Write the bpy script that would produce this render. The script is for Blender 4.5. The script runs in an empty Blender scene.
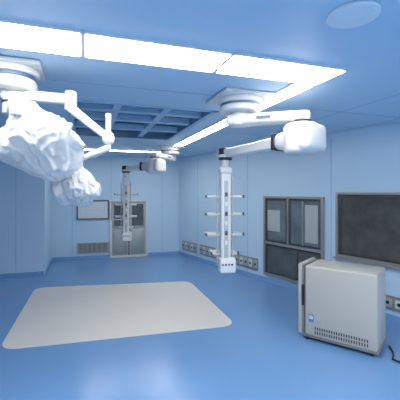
import bpy, bmesh, math, random
from mathutils import Vector, Matrix, noise
random.seed(3)
H=3.35
sc=bpy.context.scene
sc.view_settings.view_transform='Standard'

# ---------------------------------------------------------------- materials
def mat(name,col,rough=0.5,metal=0.0,var=0.04,scale=6.0,emit=0,trans=0,coat=0,bump=0,spec=None):
    m=bpy.data.materials.new(name); m.use_nodes=True
    nt=m.node_tree; b=nt.nodes['Principled BSDF']
    tc=nt.nodes.new('ShaderNodeTexCoord'); no=nt.nodes.new('ShaderNodeTexNoise')
    no.inputs['Scale'].default_value=scale; no.inputs['Detail'].default_value=4
    nt.links.new(tc.outputs['Object'],no.inputs['Vector'])
    mr=nt.nodes.new('ShaderNodeMapRange'); mr.inputs['To Min'].default_value=1-var; mr.inputs['To Max'].default_value=1+var
    nt.links.new(no.outputs['Fac'],mr.inputs['Value'])
    mx=nt.nodes.new('ShaderNodeVectorMath'); mx.operation='SCALE'
    mx.inputs[0].default_value=col[:3]
    nt.links.new(mr.outputs['Result'],mx.inputs['Scale'])
    nt.links.new(mx.outputs['Vector'],b.inputs['Base Color'])
    b.inputs['Roughness'].default_value=rough; b.inputs['Metallic'].default_value=metal
    b.inputs['Transmission Weight'].default_value=trans
    b.inputs['Coat Weight'].default_value=coat
    if spec is not None: b.inputs['Specular IOR Level'].default_value=spec
    if emit:
        b.inputs['Emission Color'].default_value=(1,.965,.91,1); b.inputs['Emission Strength'].default_value=emit
    if bump:
        bp=nt.nodes.new('ShaderNodeBump'); bp.inputs['Strength'].default_value=bump; bp.inputs['Distance'].default_value=.02
        nt.links.new(no.outputs['Fac'],bp.inputs['Height']); nt.links.new(bp.outputs['Normal'],b.inputs['Normal'])
    return m
WALL=mat('wall_blue_panel',(.52,.69,.83),.4,var=.02,scale=.8)
CEIL=mat('ceiling_blue_panel',(.47,.65,.82),.4,var=.02,scale=.8)
FLOOR=mat('floor_blue_vinyl',(.155,.315,.57),.22,var=.06,scale=1.2,spec=.7)
BEIGE=mat('floor_beige_vinyl',(.76,.71,.64),.32,var=.03,scale=2)
BASE=mat('baseboard_blue',(.20,.38,.64),.4)
SEAM=mat('seam_blue',(.30,.45,.62),.5)
WHITE=mat('pendant_white',(.70,.70,.68),.3,var=.01)
LGREY=mat('pendant_light_grey',(.45,.46,.46),.35)
DARK=mat('black_plastic',(.02,.022,.03),.35)
RING=mat('dark_blue_ring',(.08,.14,.26),.35)
STEEL=mat('brushed_steel',(.38,.38,.36),.38,.6,var=.08,scale=20)
STEELD=mat('dark_steel',(.09,.09,.09),.35,.5,var=.2,scale=5)
GLASSD=mat('dark_window_glass',(.09,.10,.10),.15,var=.5,scale=3)
GLASSM=mat('mesh_window_glass',(.085,.082,.077),.25,var=.6,scale=5)
PALE=mat('pale_blind',(.75,.80,.82),.5)
GLASSB=mat('bluish_glass',(.14,.17,.19),.12,var=.6,scale=3)
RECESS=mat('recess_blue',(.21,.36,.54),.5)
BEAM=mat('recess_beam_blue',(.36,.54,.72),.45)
LIGHT=mat('light_diffuser',(.9,.9,.9),.5,emit=17)
ALU=mat('light_trim_white',(.75,.78,.8),.4)
DRAPE=mat('plastic_drape',(.68,.69,.70),.35,var=.02)
CAB=mat('cabinet_grey_beige',(.50,.475,.42),.45,var=.02)
CABD=mat('cabinet_grey',(.23,.225,.21),.4)
BLUE=mat('label_blue',(.06,.25,.6),.4)
SPK=mat('speaker_pale',(.74,.80,.86),.5)
nt=DRAPE.node_tree; out=nt.nodes['Material Output']; pr=nt.nodes['Principled BSDF']
tr=nt.nodes.new('ShaderNodeBsdfTranslucent'); tr.inputs['Color'].default_value=(.75,.78,.8,1)
tp=nt.nodes.new('ShaderNodeBsdfTransparent')
m1=nt.nodes.new('ShaderNodeMixShader'); m1.inputs[0].default_value=.25
m2=nt.nodes.new('ShaderNodeMixShader'); m2.inputs[0].default_value=.10
nt.links.new(pr.outputs[0],m1.inputs[1]); nt.links.new(tr.outputs[0],m1.inputs[2])
nt.links.new(m1.outputs[0],m2.inputs[1]); nt.links.new(tp.outputs[0],m2.inputs[2]); nt.links.new(m2.outputs[0],out.inputs['Surface'])

# ---------------------------------------------------------------- builder
class B:
    def __init__(s,name): s.name=name; s.bm=bmesh.new(); s.mats=[]
    def mi(s,m):
        if m not in s.mats: s.mats.append(m)
        return s.mats.index(m)
    def add(s,pb,m,M=None):
        if M is not None: bmesh.ops.transform(pb,matrix=M,verts=pb.verts)
        bmesh.ops.recalc_face_normals(pb,faces=pb.faces)
        i=s.mi(m)
        for f in pb.faces: f.material_index=i
        me=bpy.data.meshes.new('t'); pb.to_mesh(me); pb.free(); s.bm.from_mesh(me); bpy.data.meshes.remove(me)
    def box(s,c,size,m,rz=0,bev=0,seg=3,R=None):
        p=bmesh.new(); bmesh.ops.create_cube(p,size=1)
        bmesh.ops.scale(p,vec=size,verts=p.verts)
        if bev: bmesh.ops.bevel(p,geom=p.edges[:],offset=bev,segments=seg,profile=.5,affect='EDGES')
        s.add(p,m,Matrix.Translation(c)@(R if R is not None else Matrix.Rotation(rz,4,'Z')))
    def cyl(s,p0,p1,r,m,r2=None,seg=40,bev=0):
        p0=Vector(p0);p1=Vector(p1);d=p1-p0
        p=bmesh.new(); bmesh.ops.create_cone(p,cap_ends=True,segments=seg,radius1=r,radius2=r if r2 is None else r2,depth=d.length)
        if bev:
            es=[e for e in p.edges if len(e.link_faces)==2 and any(len(f.verts)>4 for f in e.link_faces)]
            bmesh.ops.bevel(p,geom=es,offset=bev,segments=4,profile=.5,affect='EDGES')
        s.add(p,m,Matrix.Translation((p0+p1)/2)@d.to_track_quat('Z','Y').to_matrix().to_4x4())
    def arm(s,p0,p1,w0,h0,w1,h1,m,bev=.04,seg=5):
        p0=Vector(p0);p1=Vector(p1);d=p1-p0;L=d.length
        p=bmesh.new(); bmesh.ops.create_cube(p,size=1)
        for v in p.verts:
            e=v.co.x<0
            v.co=Vector((v.co.x*L,v.co.y*(w0 if e else w1),v.co.z*(h0 if e else h1)))
        bmesh.ops.bevel(p,geom=p.edges[:],offset=bev,segments=seg,profile=.5,affect='EDGES')
        s.add(p,m,Matrix.Translation((p0+p1)/2)@basis(d))
    def ell(s,c,r,m,rz=0):
        p=bmesh.new(); bmesh.ops.create_uvsphere(p,u_segments=32,v_segments=20,radius=1)
        bmesh.ops.scale(p,vec=r,verts=p.verts)
        s.add(p,m,Matrix.Translation(c)@Matrix.Rotation(rz,4,'Z'))
    def tube(s,pts,r,m,seg=12):
        for a,b in zip(pts[:-1],pts[1:]): s.cyl(a,b,r,m,seg=seg)
        for q in pts[1:-1]: s.ell(q,(r,r,r),m)
    def done(s,parent=None,smooth=True,ang=35):
        me=bpy.data.meshes.new(s.name); s.bm.to_mesh(me); s.bm.free()
        for m in s.mats: me.materials.append(m)
        if smooth:
            for f in me.polygons: f.use_smooth=True
            me.set_sharp_from_angle(angle=math.radians(ang))
        o=bpy.data.objects.new(s.name,me); sc.collection.objects.link(o)
        if parent: o.parent=parent
        return o
def basis(d):
    x=Vector(d).normalized(); z=Vector((0,0,1)); y=z.cross(x).normalized(); z=x.cross(y)
    return Matrix((x,y,z)).transposed().to_4x4()

# ---------------------------------------------------------------- shell
P=[Vector(v) for v in [(-.733,11.87),(8.03,-1.5),(-7.3,-1.5),(-9.8,7.21),(-4.06,8.90),(-4.66,10.71)]]
AN=18.8
fr,fs=math.cos(math.radians(AN)),math.sin(math.radians(AN))
A=Vector((1.378,3.23))
def C(a,b,z=H): return Vector((A.x-fr*a-fs*b, A.y-fs*a+fr*b, z))
RZ=math.radians(AN)
hole=[(.6,2.0),(2.5,2.0),(2.5,4.8),(.6,4.8)]

def poly(name,outer,z,m,inner=None,thick=.1):
    bm=bmesh.new(); es=[]
    for loop in [outer]+([inner] if inner else []):
        vs=[bm.verts.new((p[0],p[1],z)) for p in loop]
        es+=[bm.edges.new((vs[i],vs[(i+1)%len(vs)])) for i in range(len(vs))]
    bmesh.ops.triangle_fill(bm,edges=es,use_beauty=True)
    r=bmesh.ops.extrude_face_region(bm,geom=bm.faces[:])
    bmesh.ops.translate(bm,vec=(0,0,thick),verts=[v for v in r['geom'] if isinstance(v,bmesh.types.BMVert)])
    bmesh.ops.recalc_face_normals(bm,faces=bm.faces)
    me=bpy.data.meshes.new(name); bm.to_mesh(me); bm.free(); me.materials.append(m)
    o=bpy.data.objects.new(name,me); sc.collection.objects.link(o); return o
poly('floor',P,-.1,FLOOR)
poly('ceiling',P,H,CEIL,[C(a,b) for a,b in hole],.12)

def wall(name,p,q,base=True,seams=()):
    p=Vector(p);q=Vector(q);d=(q-p);L=d.length;u=d/L;n=Vector((u.y,-u.x))
    cen=Vector((-.5,4.5))
    if (cen-(p+q)/2).dot(n)<0: n=-n
    b=B(name); c=(p+q)/2-n*.05
    rz=math.atan2(u.y,u.x)
    b.box((c.x,c.y,H/2),(L,.1,H+.02),WALL,rz)
    for s_ in seams:
        k=p+u*s_+n*.001
        b.box((k.x,k.y,H/2),(.014,.006,H-.2),SEAM,rz)
    b.done(smooth=False)
    if base:
        t=B(name.replace('wall_','baseboard_')); k=(p+q)/2+n*.008
        t.box((k.x,k.y,.05),(L-.02,.016,.10),BASE,rz); t.done(smooth=False)
    return p,u,n,rz
WR=wall('wall_right',P[0],P[1],seams=(1.2,2.4,3.6,6.1,8.6))
wall('wall_rear',P[1],P[2])
wall('wall_left',P[2],P[3])
wall('wall_front',P[3],P[4],seams=(1.5,2.8,4.1,5.3))
wall('wall_return',P[4],P[5])
WB=wall('wall_back',P[0],P[5],seams=(.6,2.3,3.5))

# rounded-corner inlay laid between four floor points
Q4=[Vector(v) for v in ((-2.78,4.68),(.60,5.56),(-.26,8.30),(-3.74,7.73))]
ILP=[]
for i in range(4):
    pa,pb,pc=Q4[i-1],Q4[i],Q4[(i+1)%4]; r=.28
    s_=pb+(pa-pb).normalized()*r; e_=pb+(pc-pb).normalized()*r
    for k in range(9):
        t=k/8; ILP.append(s_*(1-t)**2+pb*2*t*(1-t)+e_*t*t)
poly('floor_inlay',ILP,.0005,BEIGE,None,.003)

b=B('ceiling_recess_grid')
zt=H+.4
def fbox(bb,a0,a1,b0,b1,z0,z1,m,bev=0):
    c=C((a0+a1)/2,(b0+b1)/2,(z0+z1)/2); bb.box(c,(abs(a1-a0),abs(b1-b0),z1-z0),m,RZ,bev)
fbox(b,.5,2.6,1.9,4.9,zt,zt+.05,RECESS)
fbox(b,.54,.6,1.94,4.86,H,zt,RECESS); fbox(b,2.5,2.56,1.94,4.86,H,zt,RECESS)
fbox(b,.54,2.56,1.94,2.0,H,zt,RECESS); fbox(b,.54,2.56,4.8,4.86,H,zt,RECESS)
for bb in (2.45,3.1,3.9): fbox(b,.6,2.5,bb,bb+.14,H+.02,H+.12,BEAM)
for aa in (1.15,1.85): fbox(b,aa,aa+.11,2.0,4.8,H+.03,H+.13,BEAM)
fbox(b,.75,1.05,3.3,3.75,H+.2,H+.22,DARK); fbox(b,1.3,1.7,4.2,4.7,H+.12,H+.14,DARK)
fbox(b,.7,1.05,4.2,4.7,H+.12,H+.14,DARK)
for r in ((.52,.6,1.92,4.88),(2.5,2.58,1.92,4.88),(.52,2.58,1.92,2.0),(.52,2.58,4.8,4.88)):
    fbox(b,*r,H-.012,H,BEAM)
b.done(smooth=False)

def strip(name,panels):
    b=B(name)
    for (a0,a1,b0,b1) in panels:
        fbox(b,a0,a1,b0,b1,H-.02,H,ALU)
        fbox(b,a0+.018,a1-.018,b0+.018,b1-.018,H-.026,H-.018,LIGHT)
    return b.done(smooth=False)
strip('ceiling_fill_panel',[(i*1.18,(i+1)*1.18-.01,-.04,.42) for i in range(4)])
strip('ceiling_fill_panel',[(0,.25,.44+i*1.32,.44+(i+1)*1.32-.01) for i in range(5)])
strip('ceiling_fill_panel',[(.0+i*.8,.8+i*.8-.01,7.04,7.29) for i in range(3)])
strip('ceiling_fill_panel',[(-4+i*1.18,-4+(i+1)*1.18-.01,-3.4,-2.8) for i in range(7)])  # unseen row behind the camera, added as fill light for the near room

b=B('trim_1')
for aa in (3.0,-1.2,-2.4):
    fbox(b,aa,aa+.012,.5 if aa>0 else -2,7,H-.003,H,SEAM)
for bb in (1.2,5.3,6.3): fbox(b,.3,4.2,bb,bb+.012,H-.003,H,SEAM)
for bb in (-.7,1.4,3.6): fbox(b,-2.6,-.1,bb,bb+.012,H-.003,H,SEAM)
b.done(smooth=False)

b=B('ceiling_speaker')
b.cyl((.994,2.21,H-.02),(.994,2.21,H),.165,SPK,bev=.008); b.cyl((.994,2.21,H-.024),(.994,2.21,H-.018),.14,SPK)
b.done()

# ---------------------------------------------------------------- wall units
def wpt(W,s,off=0,z=0):
    p,u,n,rz=W; q=p+u*s+n*off; return Vector((q.x,q.y,z))
def wbox(bb,W,s0,s1,z0,z1,off,t,m,bev=0):
    bb.box(wpt(W,(s0+s1)/2,off+t/2,(z0+z1)/2),(abs(s1-s0),t,z1-z0),m,W[3],bev,2)
def frame(bb,W,s0,s1,z0,z1,w,t,m):
    wbox(bb,W,s0,s0+w,z0,z1,0,t,m,.004); wbox(bb,W,s1-w,s1,z0,z1,0,t,m,.004)
    wbox(bb,W,s0+w,s1-w,z0,z0+w,0,t,m,.004); wbox(bb,W,s0+w,s1-w,z1-w,z1,0,t,m,.004)
b=B('window_1')
frame(b,WR,6.23,8.1,.93,2.18,.05,.05,STEEL)
wbox(b,WR,6.28,8.05,.98,2.13,0,.012,GLASSM)
frame(b,WR,6.30,8.03,1.00,2.11,.03,.03,STEELD)
wbox(b,WR,6.2,8.13,.89,.93,0,.08,STEEL,.004)
b.done()
b=B('window_3')
s0,s1=4.24,5.95
frame(b,WR,s0,s1,.18,2.08,.055,.06,STEEL)
wbox(b,WR,s0+.05,s1-.05,.22,2.03,0,.01,STEELD)
wbox(b,WR,s0+.05,s1-.05,.93,.99,0,.05,STEEL,.004)
mid=5.0
wbox(b,WR,mid-.025,mid+.025,.99,2.03,0,.045,STEEL,.004)
for q0,q1 in ((s0+.07,mid-.04),(mid+.04,s1-.07)):
    frame(b,WR,q0,q1,1.01,2.01,.03,.035,STEELD)
    wbox(b,WR,q0+.03,q1-.03,1.04,1.98,.01,.01,GLASSB)
wbox(b,WR,5.40,5.44,1.03,1.98,0,.04,STEEL,.004)
wbox(b,WR,5.47,5.80,1.1,1.9,.012,.014,LGREY,.004)
wbox(b,WR,4.35,4.75,1.25,1.75,.012,.014,LGREY,.004)
frame(b,WR,s0+.07,s1-.07,.24,.91,.03,.03,STEELD)
wbox(b,WR,s0+.1,s1-.1,.27,.88,.01,.008,GLASSD)
wbox(b,WR,5.25,5.28,.27,.88,.01,.02,STEELD)
b.done()
def sockets(name,s0,s1,z0,z1,n):
    b=B(name); wbox(b,WR,s0,s1,z0,z1,0,.02,STEEL,.004)
    w=(s1-s0)/n
    for i in range(n):
        c=s0+w*(i+.5)
        wbox(b,WR,c-w*.36,c+w*.36,z0+.05,z1-.05,.018,.008,WHITE if i%2 else LGREY,.003)
        b.cyl(wpt(WR,c,.02,(z0+z1)/2),wpt(WR,c,.032,(z0+z1)/2),.03,DARK,seg=16)
    b.done()
sockets('socket_panel',.25,1.15,.2,.52,5)
sockets('socket_panel',1.35,2.2,.2,.52,5)
sockets('socket_panel',3.1,4.0,.2,.50,5)
sockets('socket_panel',6.75,7.7,.18,.42,5)

b=B('door_1')
frame(b,WB,1.1,2.34,0.0,1.9,.06,.06,WHITE)
wbox(b,WB,1.16,2.28,.0,1.84,0,.02,LGREY)
wbox(b,WB,1.70,1.74,.02,1.84,0,.035,STEELD)
for q0,q1 in ((1.2,1.66),(1.78,2.24)):
    frame(b,WB,q0,q1,1.0,1.8,.04,.035,STEEL)
    wbox(b,WB,q0+.04,q1-.04,1.04,1.76,.01,.015,GLASSD)
    wbox(b,WB,q0,q1,.08,.9,.018,.01,STEEL,.004)
b.tube([wpt(WB,1.66,.03,.8),wpt(WB,1.66,.08,.8),wpt(WB,1.66,.08,1.0),wpt(WB,1.66,.03,1.0)],.012,STEELD)
b.done()
b=B('window_2')
frame(b,WB,2.36,3.36,1.28,1.9,.035,.05,STEELD)
wbox(b,WB,2.39,3.33,1.31,1.87,0,.015,PALE)
for k in range(6): wbox(b,WB,2.41,3.31,1.38+k*.07,1.385+k*.07,.014,.006,LGREY)
b.done()
b=B('air_vent')
frame(b,WB,2.36,3.36,.17,.53,.03,.03,LGREY)
wbox(b,WB,2.39,3.33,.2,.5,0,.008,STEELD)
for k in range(24): wbox(b,WB,2.4+k*.039,2.418+k*.039,.2,.5,.006,.015,LGREY)
b.done()

# ---------------------------------------------------------------- pendants
def pendant(name,mo,el,co,zb,k=1.0,faceang=0.0):
    b=B(name)
    mo=Vector(mo);el=Vector(el);co=Vector(co)
    V=lambda p,z:(p.x,p.y,z)
    b.box((mo.x,mo.y,H-.02),(.66*k,.66*k,.04),WHITE,RZ,.018)
    b.cyl(V(mo,H-.1),V(mo,H-.03),.27*k,WHITE,bev=.02)
    b.cyl(V(mo,H-.125),V(mo,H-.095),.24*k,RING)
    b.cyl(V(mo,H-.2),V(mo,H-.12),.25*k,WHITE,bev=.03)
    b.cyl(V(mo,2.99),V(mo,H-.19),.12*k,WHITE,bev=.02)
    d=(el-mo).normalized()
    a0=mo-d*.15;a1=el+d*.10
    b.arm((a0.x,a0.y,3.06),(a1.x,a1.y,3.06),.24*k,.13,.2*k,.11,WHITE,.035)
    nn=Vector((-d.y,d.x)); 
    if nn.y>0: nn=-nn
    q=mo+d*.3+nn*.118
    b.box((q.x,q.y,3.06),(.16,.008,.035),RING,math.atan2(d.y,d.x))
    b.cyl(V(el,2.97),V(el,3.01),.11*k,DARK)
    d2=(co-el).normalized()
    b.cyl(V(el,2.62),V(el,2.98),.205*k,WHITE,bev=.07)
    e1=el+(co-el)*.5; e2=co+d2*.10
    b.arm((el.x-d2.x*.22,el.y-d2.y*.22,2.80),(el.x+d2.x*.34,el.y+d2.y*.34,2.79),.42*k,.34,.26*k,.18,WHITE,.08)
    b.arm((el.x+d2.x*.26,el.y+d2.y*.26,2.79),(e1.x,e1.y,2.775),.2*k,.15,.18*k,.13,WHITE,.03)
    b.arm((el.x+d2.x*.30,el.y+d2.y*.30,2.79),(el.x+d2.x*.35,el.y+d2.y*.35,2.79),.28*k,.205,.27*k,.195,DARK,.012)
    b.arm((e1.x-d2.x*.1,e1.y-d2.y*.1,2.775),(e2.x,e2.y,2.75),.175*k,.13,.15*k,.11,WHITE,.03)
    b.cyl(V(co,2.65),V(co,2.83),.10*k,DARK,bev=.02)
    b.cyl(V(co,2.69),V(co,2.73),.105*k,WHITE)
    b.cyl(V(co,2.5),V(co,2.66),.065*k,WHITE)
    rz=faceang
    Rm=Matrix.Rotation(rz,4,'Z')
    def L(x,y,z): 
        v=Rm@Vector((x,y,0)); return (co.x+v.x,co.y+v.y,z)
    b.box(L(0,0,(2.54+zb)/2),(.15*k,.15*k,2.54-zb),WHITE,rz,.025)
    b.box(L(0,0,2.5),(.18*k,.18*k,.1),WHITE,rz,.03)
    b.box(L(0,-.076*k,(2.4+zb)/2),(.06*k,.008,2.3-zb),LGREY,rz,.003)
    b.box(L(0.02,-.01,zb+.11),(.24*k,.22*k,.22),WHITE,rz,.03)
    for i in range(4):
        c=L(-.06+.045*i,-.125,zb+.13); c2=L(-.06+.045*i,-.11,zb+.13); b.cyl(c2,c,.015,DARK if i%2 else RING,seg=16)
    for i in range(6):
        b.box(L(0,-.081,1.45+i*.14),(.04,.008,.06),STEELD if i%2 else WHITE,rz,.003)
    for sx in (-1,1):
        b.cyl(L(sx*.115*k,.03,zb+.1),L(sx*.115*k,.03,2.42),.013,LGREY,seg=12)
        for z in (zb+.2,1.8,2.36): b.box(L(sx*.09*k,.03,z),(.06,.03,.03),LGREY,rz)
    for z in (2.12,1.86,1.56,1.28):
        w=.54 if z!=1.28 else .38
        b.box(L(0,.16,z),(w*k,.26*k,.018),WHITE,rz,.006)
        b.box(L(0,.02,z-.012),(w*k*.98,.03,.025),LGREY,rz,.006)
        for sx in (-1,1):
            b.cyl(L(sx*w*k/2,.03,z+.0),L(sx*w*k/2,.28,z+.0),.012,LGREY,seg=10)
            b.box(L(sx*(w*k/2+.01),.02,z),(.02,.05,.045),STEELD,rz,.004)
    return b
b=pendant('ceiling_medical_pendant',(.49,4.16),(1.17,3.92),(.37,5.0),1.01,1.0,faceang=math.radians(8))
b.done()
b=pendant('ceiling_medical_pendant',(-.78,8.9),(-1.08,8.1),(-1.85,8.5),.96,1.0,faceang=math.radians(14))
b.tube([(-1.85,8.35,1.5),(-2.15,8.3,1.5),(-2.15,8.3,1.95)],.016,LGREY)
b.done()

# ---------------------------------------------------------------- surgical light (draped)
b=B('surgical_light')
m=Vector((-1.72,3.12)); HT=H-.004
b.box((m.x,m.y,HT-.02),(.52,.52,.04),WHITE,RZ,.018)
b.cyl((m.x,m.y,H-.1),(m.x,m.y,H-.03),.23,WHITE,bev=.02)
b.cyl((m.x,m.y,H-.13),(m.x,m.y,H-.095),.2,RING)
b.cyl((m.x,m.y,H-.24),(m.x,m.y,H-.12),.21,WHITE,bev=.05)
b.cyl((m.x,m.y,2.9),(m.x,m.y,H-.2),.085,WHITE,bev=.01)
b.cyl((m.x,m.y,3.0),(m.x,m.y,3.02),.09,DARK)
b.arm((m.x-.08,m.y-.03,3.08),(-1.18,3.22,3.06),.13,.11,.1,.09,WHITE,.03)
b.cyl((-1.22,3.21,2.96),(-1.22,3.21,3.14),.055,WHITE,bev=.015)
b.arm((-1.24,3.2,3.0),(-.9,3.3,2.72),.085,.085,.07,.07,WHITE,.025)
b.ell((-.89,3.3,2.71),(.06,.06,.07),WHITE)
b.cyl((-.89,3.3,2.60),(-.89,3.3,2.92),.026,WHITE,bev=.01)
b.cyl((-.89,3.3,2.90),(-.89,3.3,2.95),.03,LGREY)
b.arm((-.89,3.3,2.62),(-1.18,3.28,2.5),.06,.06,.05,.05,WHITE,.02)
b.tube([(-1.16,3.28,2.52),(-1.16,3.28,2.30)],.03,WHITE)
b.cyl((-1.16,3.28,2.16),(-1.16,3.27,2.28),.13,WHITE,r2=.08,bev=.01)
b.arm((m.x,m.y,2.94),(-1.5,2.78,2.94),.12,.11,.1,.09,WHITE,.03)
b.cyl((-1.5,2.78,2.82),(-1.5,2.78,3.0),.055,WHITE,bev=.01)
b.arm((-1.52,2.78,2.88),(-1.38,2.95,2.76),.07,.07,.06,.06,WHITE,.02)
b.cyl((-1.40,2.98,2.64),(-1.38,2.98,2.76),.18,WHITE,r2=.1,bev=.01)
b.arm((-.9,3.32,2.62),(-1.1,3.5,2.56),.06,.06,.05,.05,WHITE,.02)
root=b.done()
def cover(name,c,r,seed,pulls,nf=46):
    rnd=random.Random(seed)
    dirs=[]
    for i in range(nf):
        z=rnd.uniform(-1,1);a=rnd.uniform(0,2*math.pi);q=math.sqrt(1-z*z)
        dirs.append((Vector((q*math.cos(a),q*math.sin(a),z)),rnd.uniform(.76,1.06)))
    off=Vector((seed*3.1,seed*7.7,seed*1.3))
    bm=bmesh.new(); bmesh.ops.create_icosphere(bm,subdivisions=6,radius=1)
    for v in bm.verts:
        n=v.co.normalized()
        w=(n+.16*Vector((noise.noise(n*2.5+off),noise.noise(n*2.5+off+Vector((9,0,0))),noise.noise(n*2.5+off+Vector((0,9,0)))))).normalized()
        rr=1.35
        for d,k in dirs:
            t=w.dot(d)
            if t>.15: rr=min(rr,k/t)
        az=math.atan2(w.y,w.x)
        f=abs(math.sin(az*4.5+2.5*noise.noise(Vector((n.x,n.y,n.z*.7))*1.5+off)))
        rr+=.16*(f-.5)*(1-abs(n.z)**2)
        rr+=.09*(1-2*abs(noise.noise(Vector((w.x*4.5,w.y*4.5,w.z*2.2))+off)))+.012*noise.noise(n*20+off)
        p=n*rr
        for (dx,dy,dz,amt,sh) in pulls:
            dd=Vector((dx,dy,dz)).normalized(); t=max(0,n.dot(dd)); p+=dd*amt*t**sh
        v.co=Vector((c[0]+p.x*r[0],c[1]+p.y*r[1],c[2]+p.z*r[2]))
    me=bpy.data.meshes.new(name); bm.to_mesh(me); bm.free(); me.materials.append(DRAPE)
    for fa in me.polygons: fa.use_smooth=True
    o=bpy.data.objects.new(name,me); sc.collection.objects.link(o); o.parent=root
    return o
cover('plastic_cover_large',(-1.40,2.98,2.63),(.31,.29,.27),11,[(-.25,0,1,.50,9),(.45,0,-1,.45,6),(-1,0,-.15,.25,5),(1,0,-.3,.15,8),(-.3,0,-1,.18,12)])
cover('plastic_cover_small',(-1.165,3.27,2.22),(.18,.175,.165),5,[(.5,0,-1,.25,8),(-.1,0,1,.85,9),(-1,0,-.1,.3,7),(1,0,.1,.2,9)],34)

# ---------------------------------------------------------------- cabinet
b=B('medical_cabinet')
p0=Vector((1.50,5.07)); p1=Vector((2.32,4.44)); u=(p1-p0).normalized(); n=Vector((-u.y,u.x))
rz=math.atan2(u.y,u.x); Lc=(p1-p0).length; Dp=.62
def Q(x,y,z): 
    q=p0+u*x+n*y; return (q.x,q.y,z)
b.box(Q(Lc/2+.03,Dp/2,.59),(Lc-.06,Dp,1.02),CAB,rz,.03)
b.box(Q(-.012,Dp/2,.60),(.06,Dp+.0,1.04),CAB,rz,.022)
b.box(Q(.035,Dp/2,.60),(.03,Dp-.02,1.0),CABD,rz)
b.box(Q(.07,-.002,.60),(.010,.006,.98),CABD,rz)
b.box(Q(-.045,.06,.62),(.02,.05,.36),CABD,rz,.008)
b.box(Q(-.04,.3,.95),(.012,.4,.12),DARK,rz,.004)
b.box(Q(.035,-.0,.66),(.03,.03,.3),DARK,rz,.004)
b.box(Q(Lc/2+.02,Dp/2,.07),(Lc-.02,Dp-.03,.05),CABD,rz,.008)
for i in range(22):
    b.box(Q(.22+i*.033,-.001,.205),(.014,.006,.04),DARK,rz)
    b.box(Q(.22+i*.033,-.001,.145),(.014,.006,.04),DARK,rz)
b.box(Q(.16,-.002,.34),(.07,.006,.11),BLUE,rz); b.box(Q(.16,-.004,.355),(.05,.006,.05),WHITE,rz)
b.box(Q(.27,-.002,.30),(.05,.006,.05),LGREY,rz)
for x in (.08,Lc-.08):
    for y in (.07,Dp-.07):
        b.cyl(Q(x,y,0.0),Q(x,y,.05),.028,DARK,seg=20)
b.done()
b=B('power_cable')
pts=[Q(Lc+.06,.5,.014),Q(Lc+.14,.3,.014),Q(Lc+.16,.1,.014),Q(Lc+.24,.06,.014),Q(Lc+.29,.18,.014),Q(Lc+.24,.28,.014),Q(Lc+.30,.36,.014),Q(Lc+.42,.4,.014),Q(Lc+.6,.5,.014)]
b.tube(pts,.013,DARK,seg=8); b.done()

# ---------------------------------------------------------------- world + camera
w=bpy.data.worlds.new('World'); sc.world=w; w.use_nodes=True
w.node_tree.nodes['Background'].inputs['Color'].default_value=(.6,.75,.9,1); w.node_tree.nodes['Background'].inputs['Strength'].default_value=.3
cam=bpy.data.cameras.new('camera'); co=bpy.data.objects.new('camera',cam); sc.collection.objects.link(co)
co.location=(0,0,2.2); co.rotation_euler=(math.radians(90),0,0)
cam.sensor_width=36; cam.lens=30.6; cam.shift_y=-.0225; cam.clip_start=.05
sc.camera=co
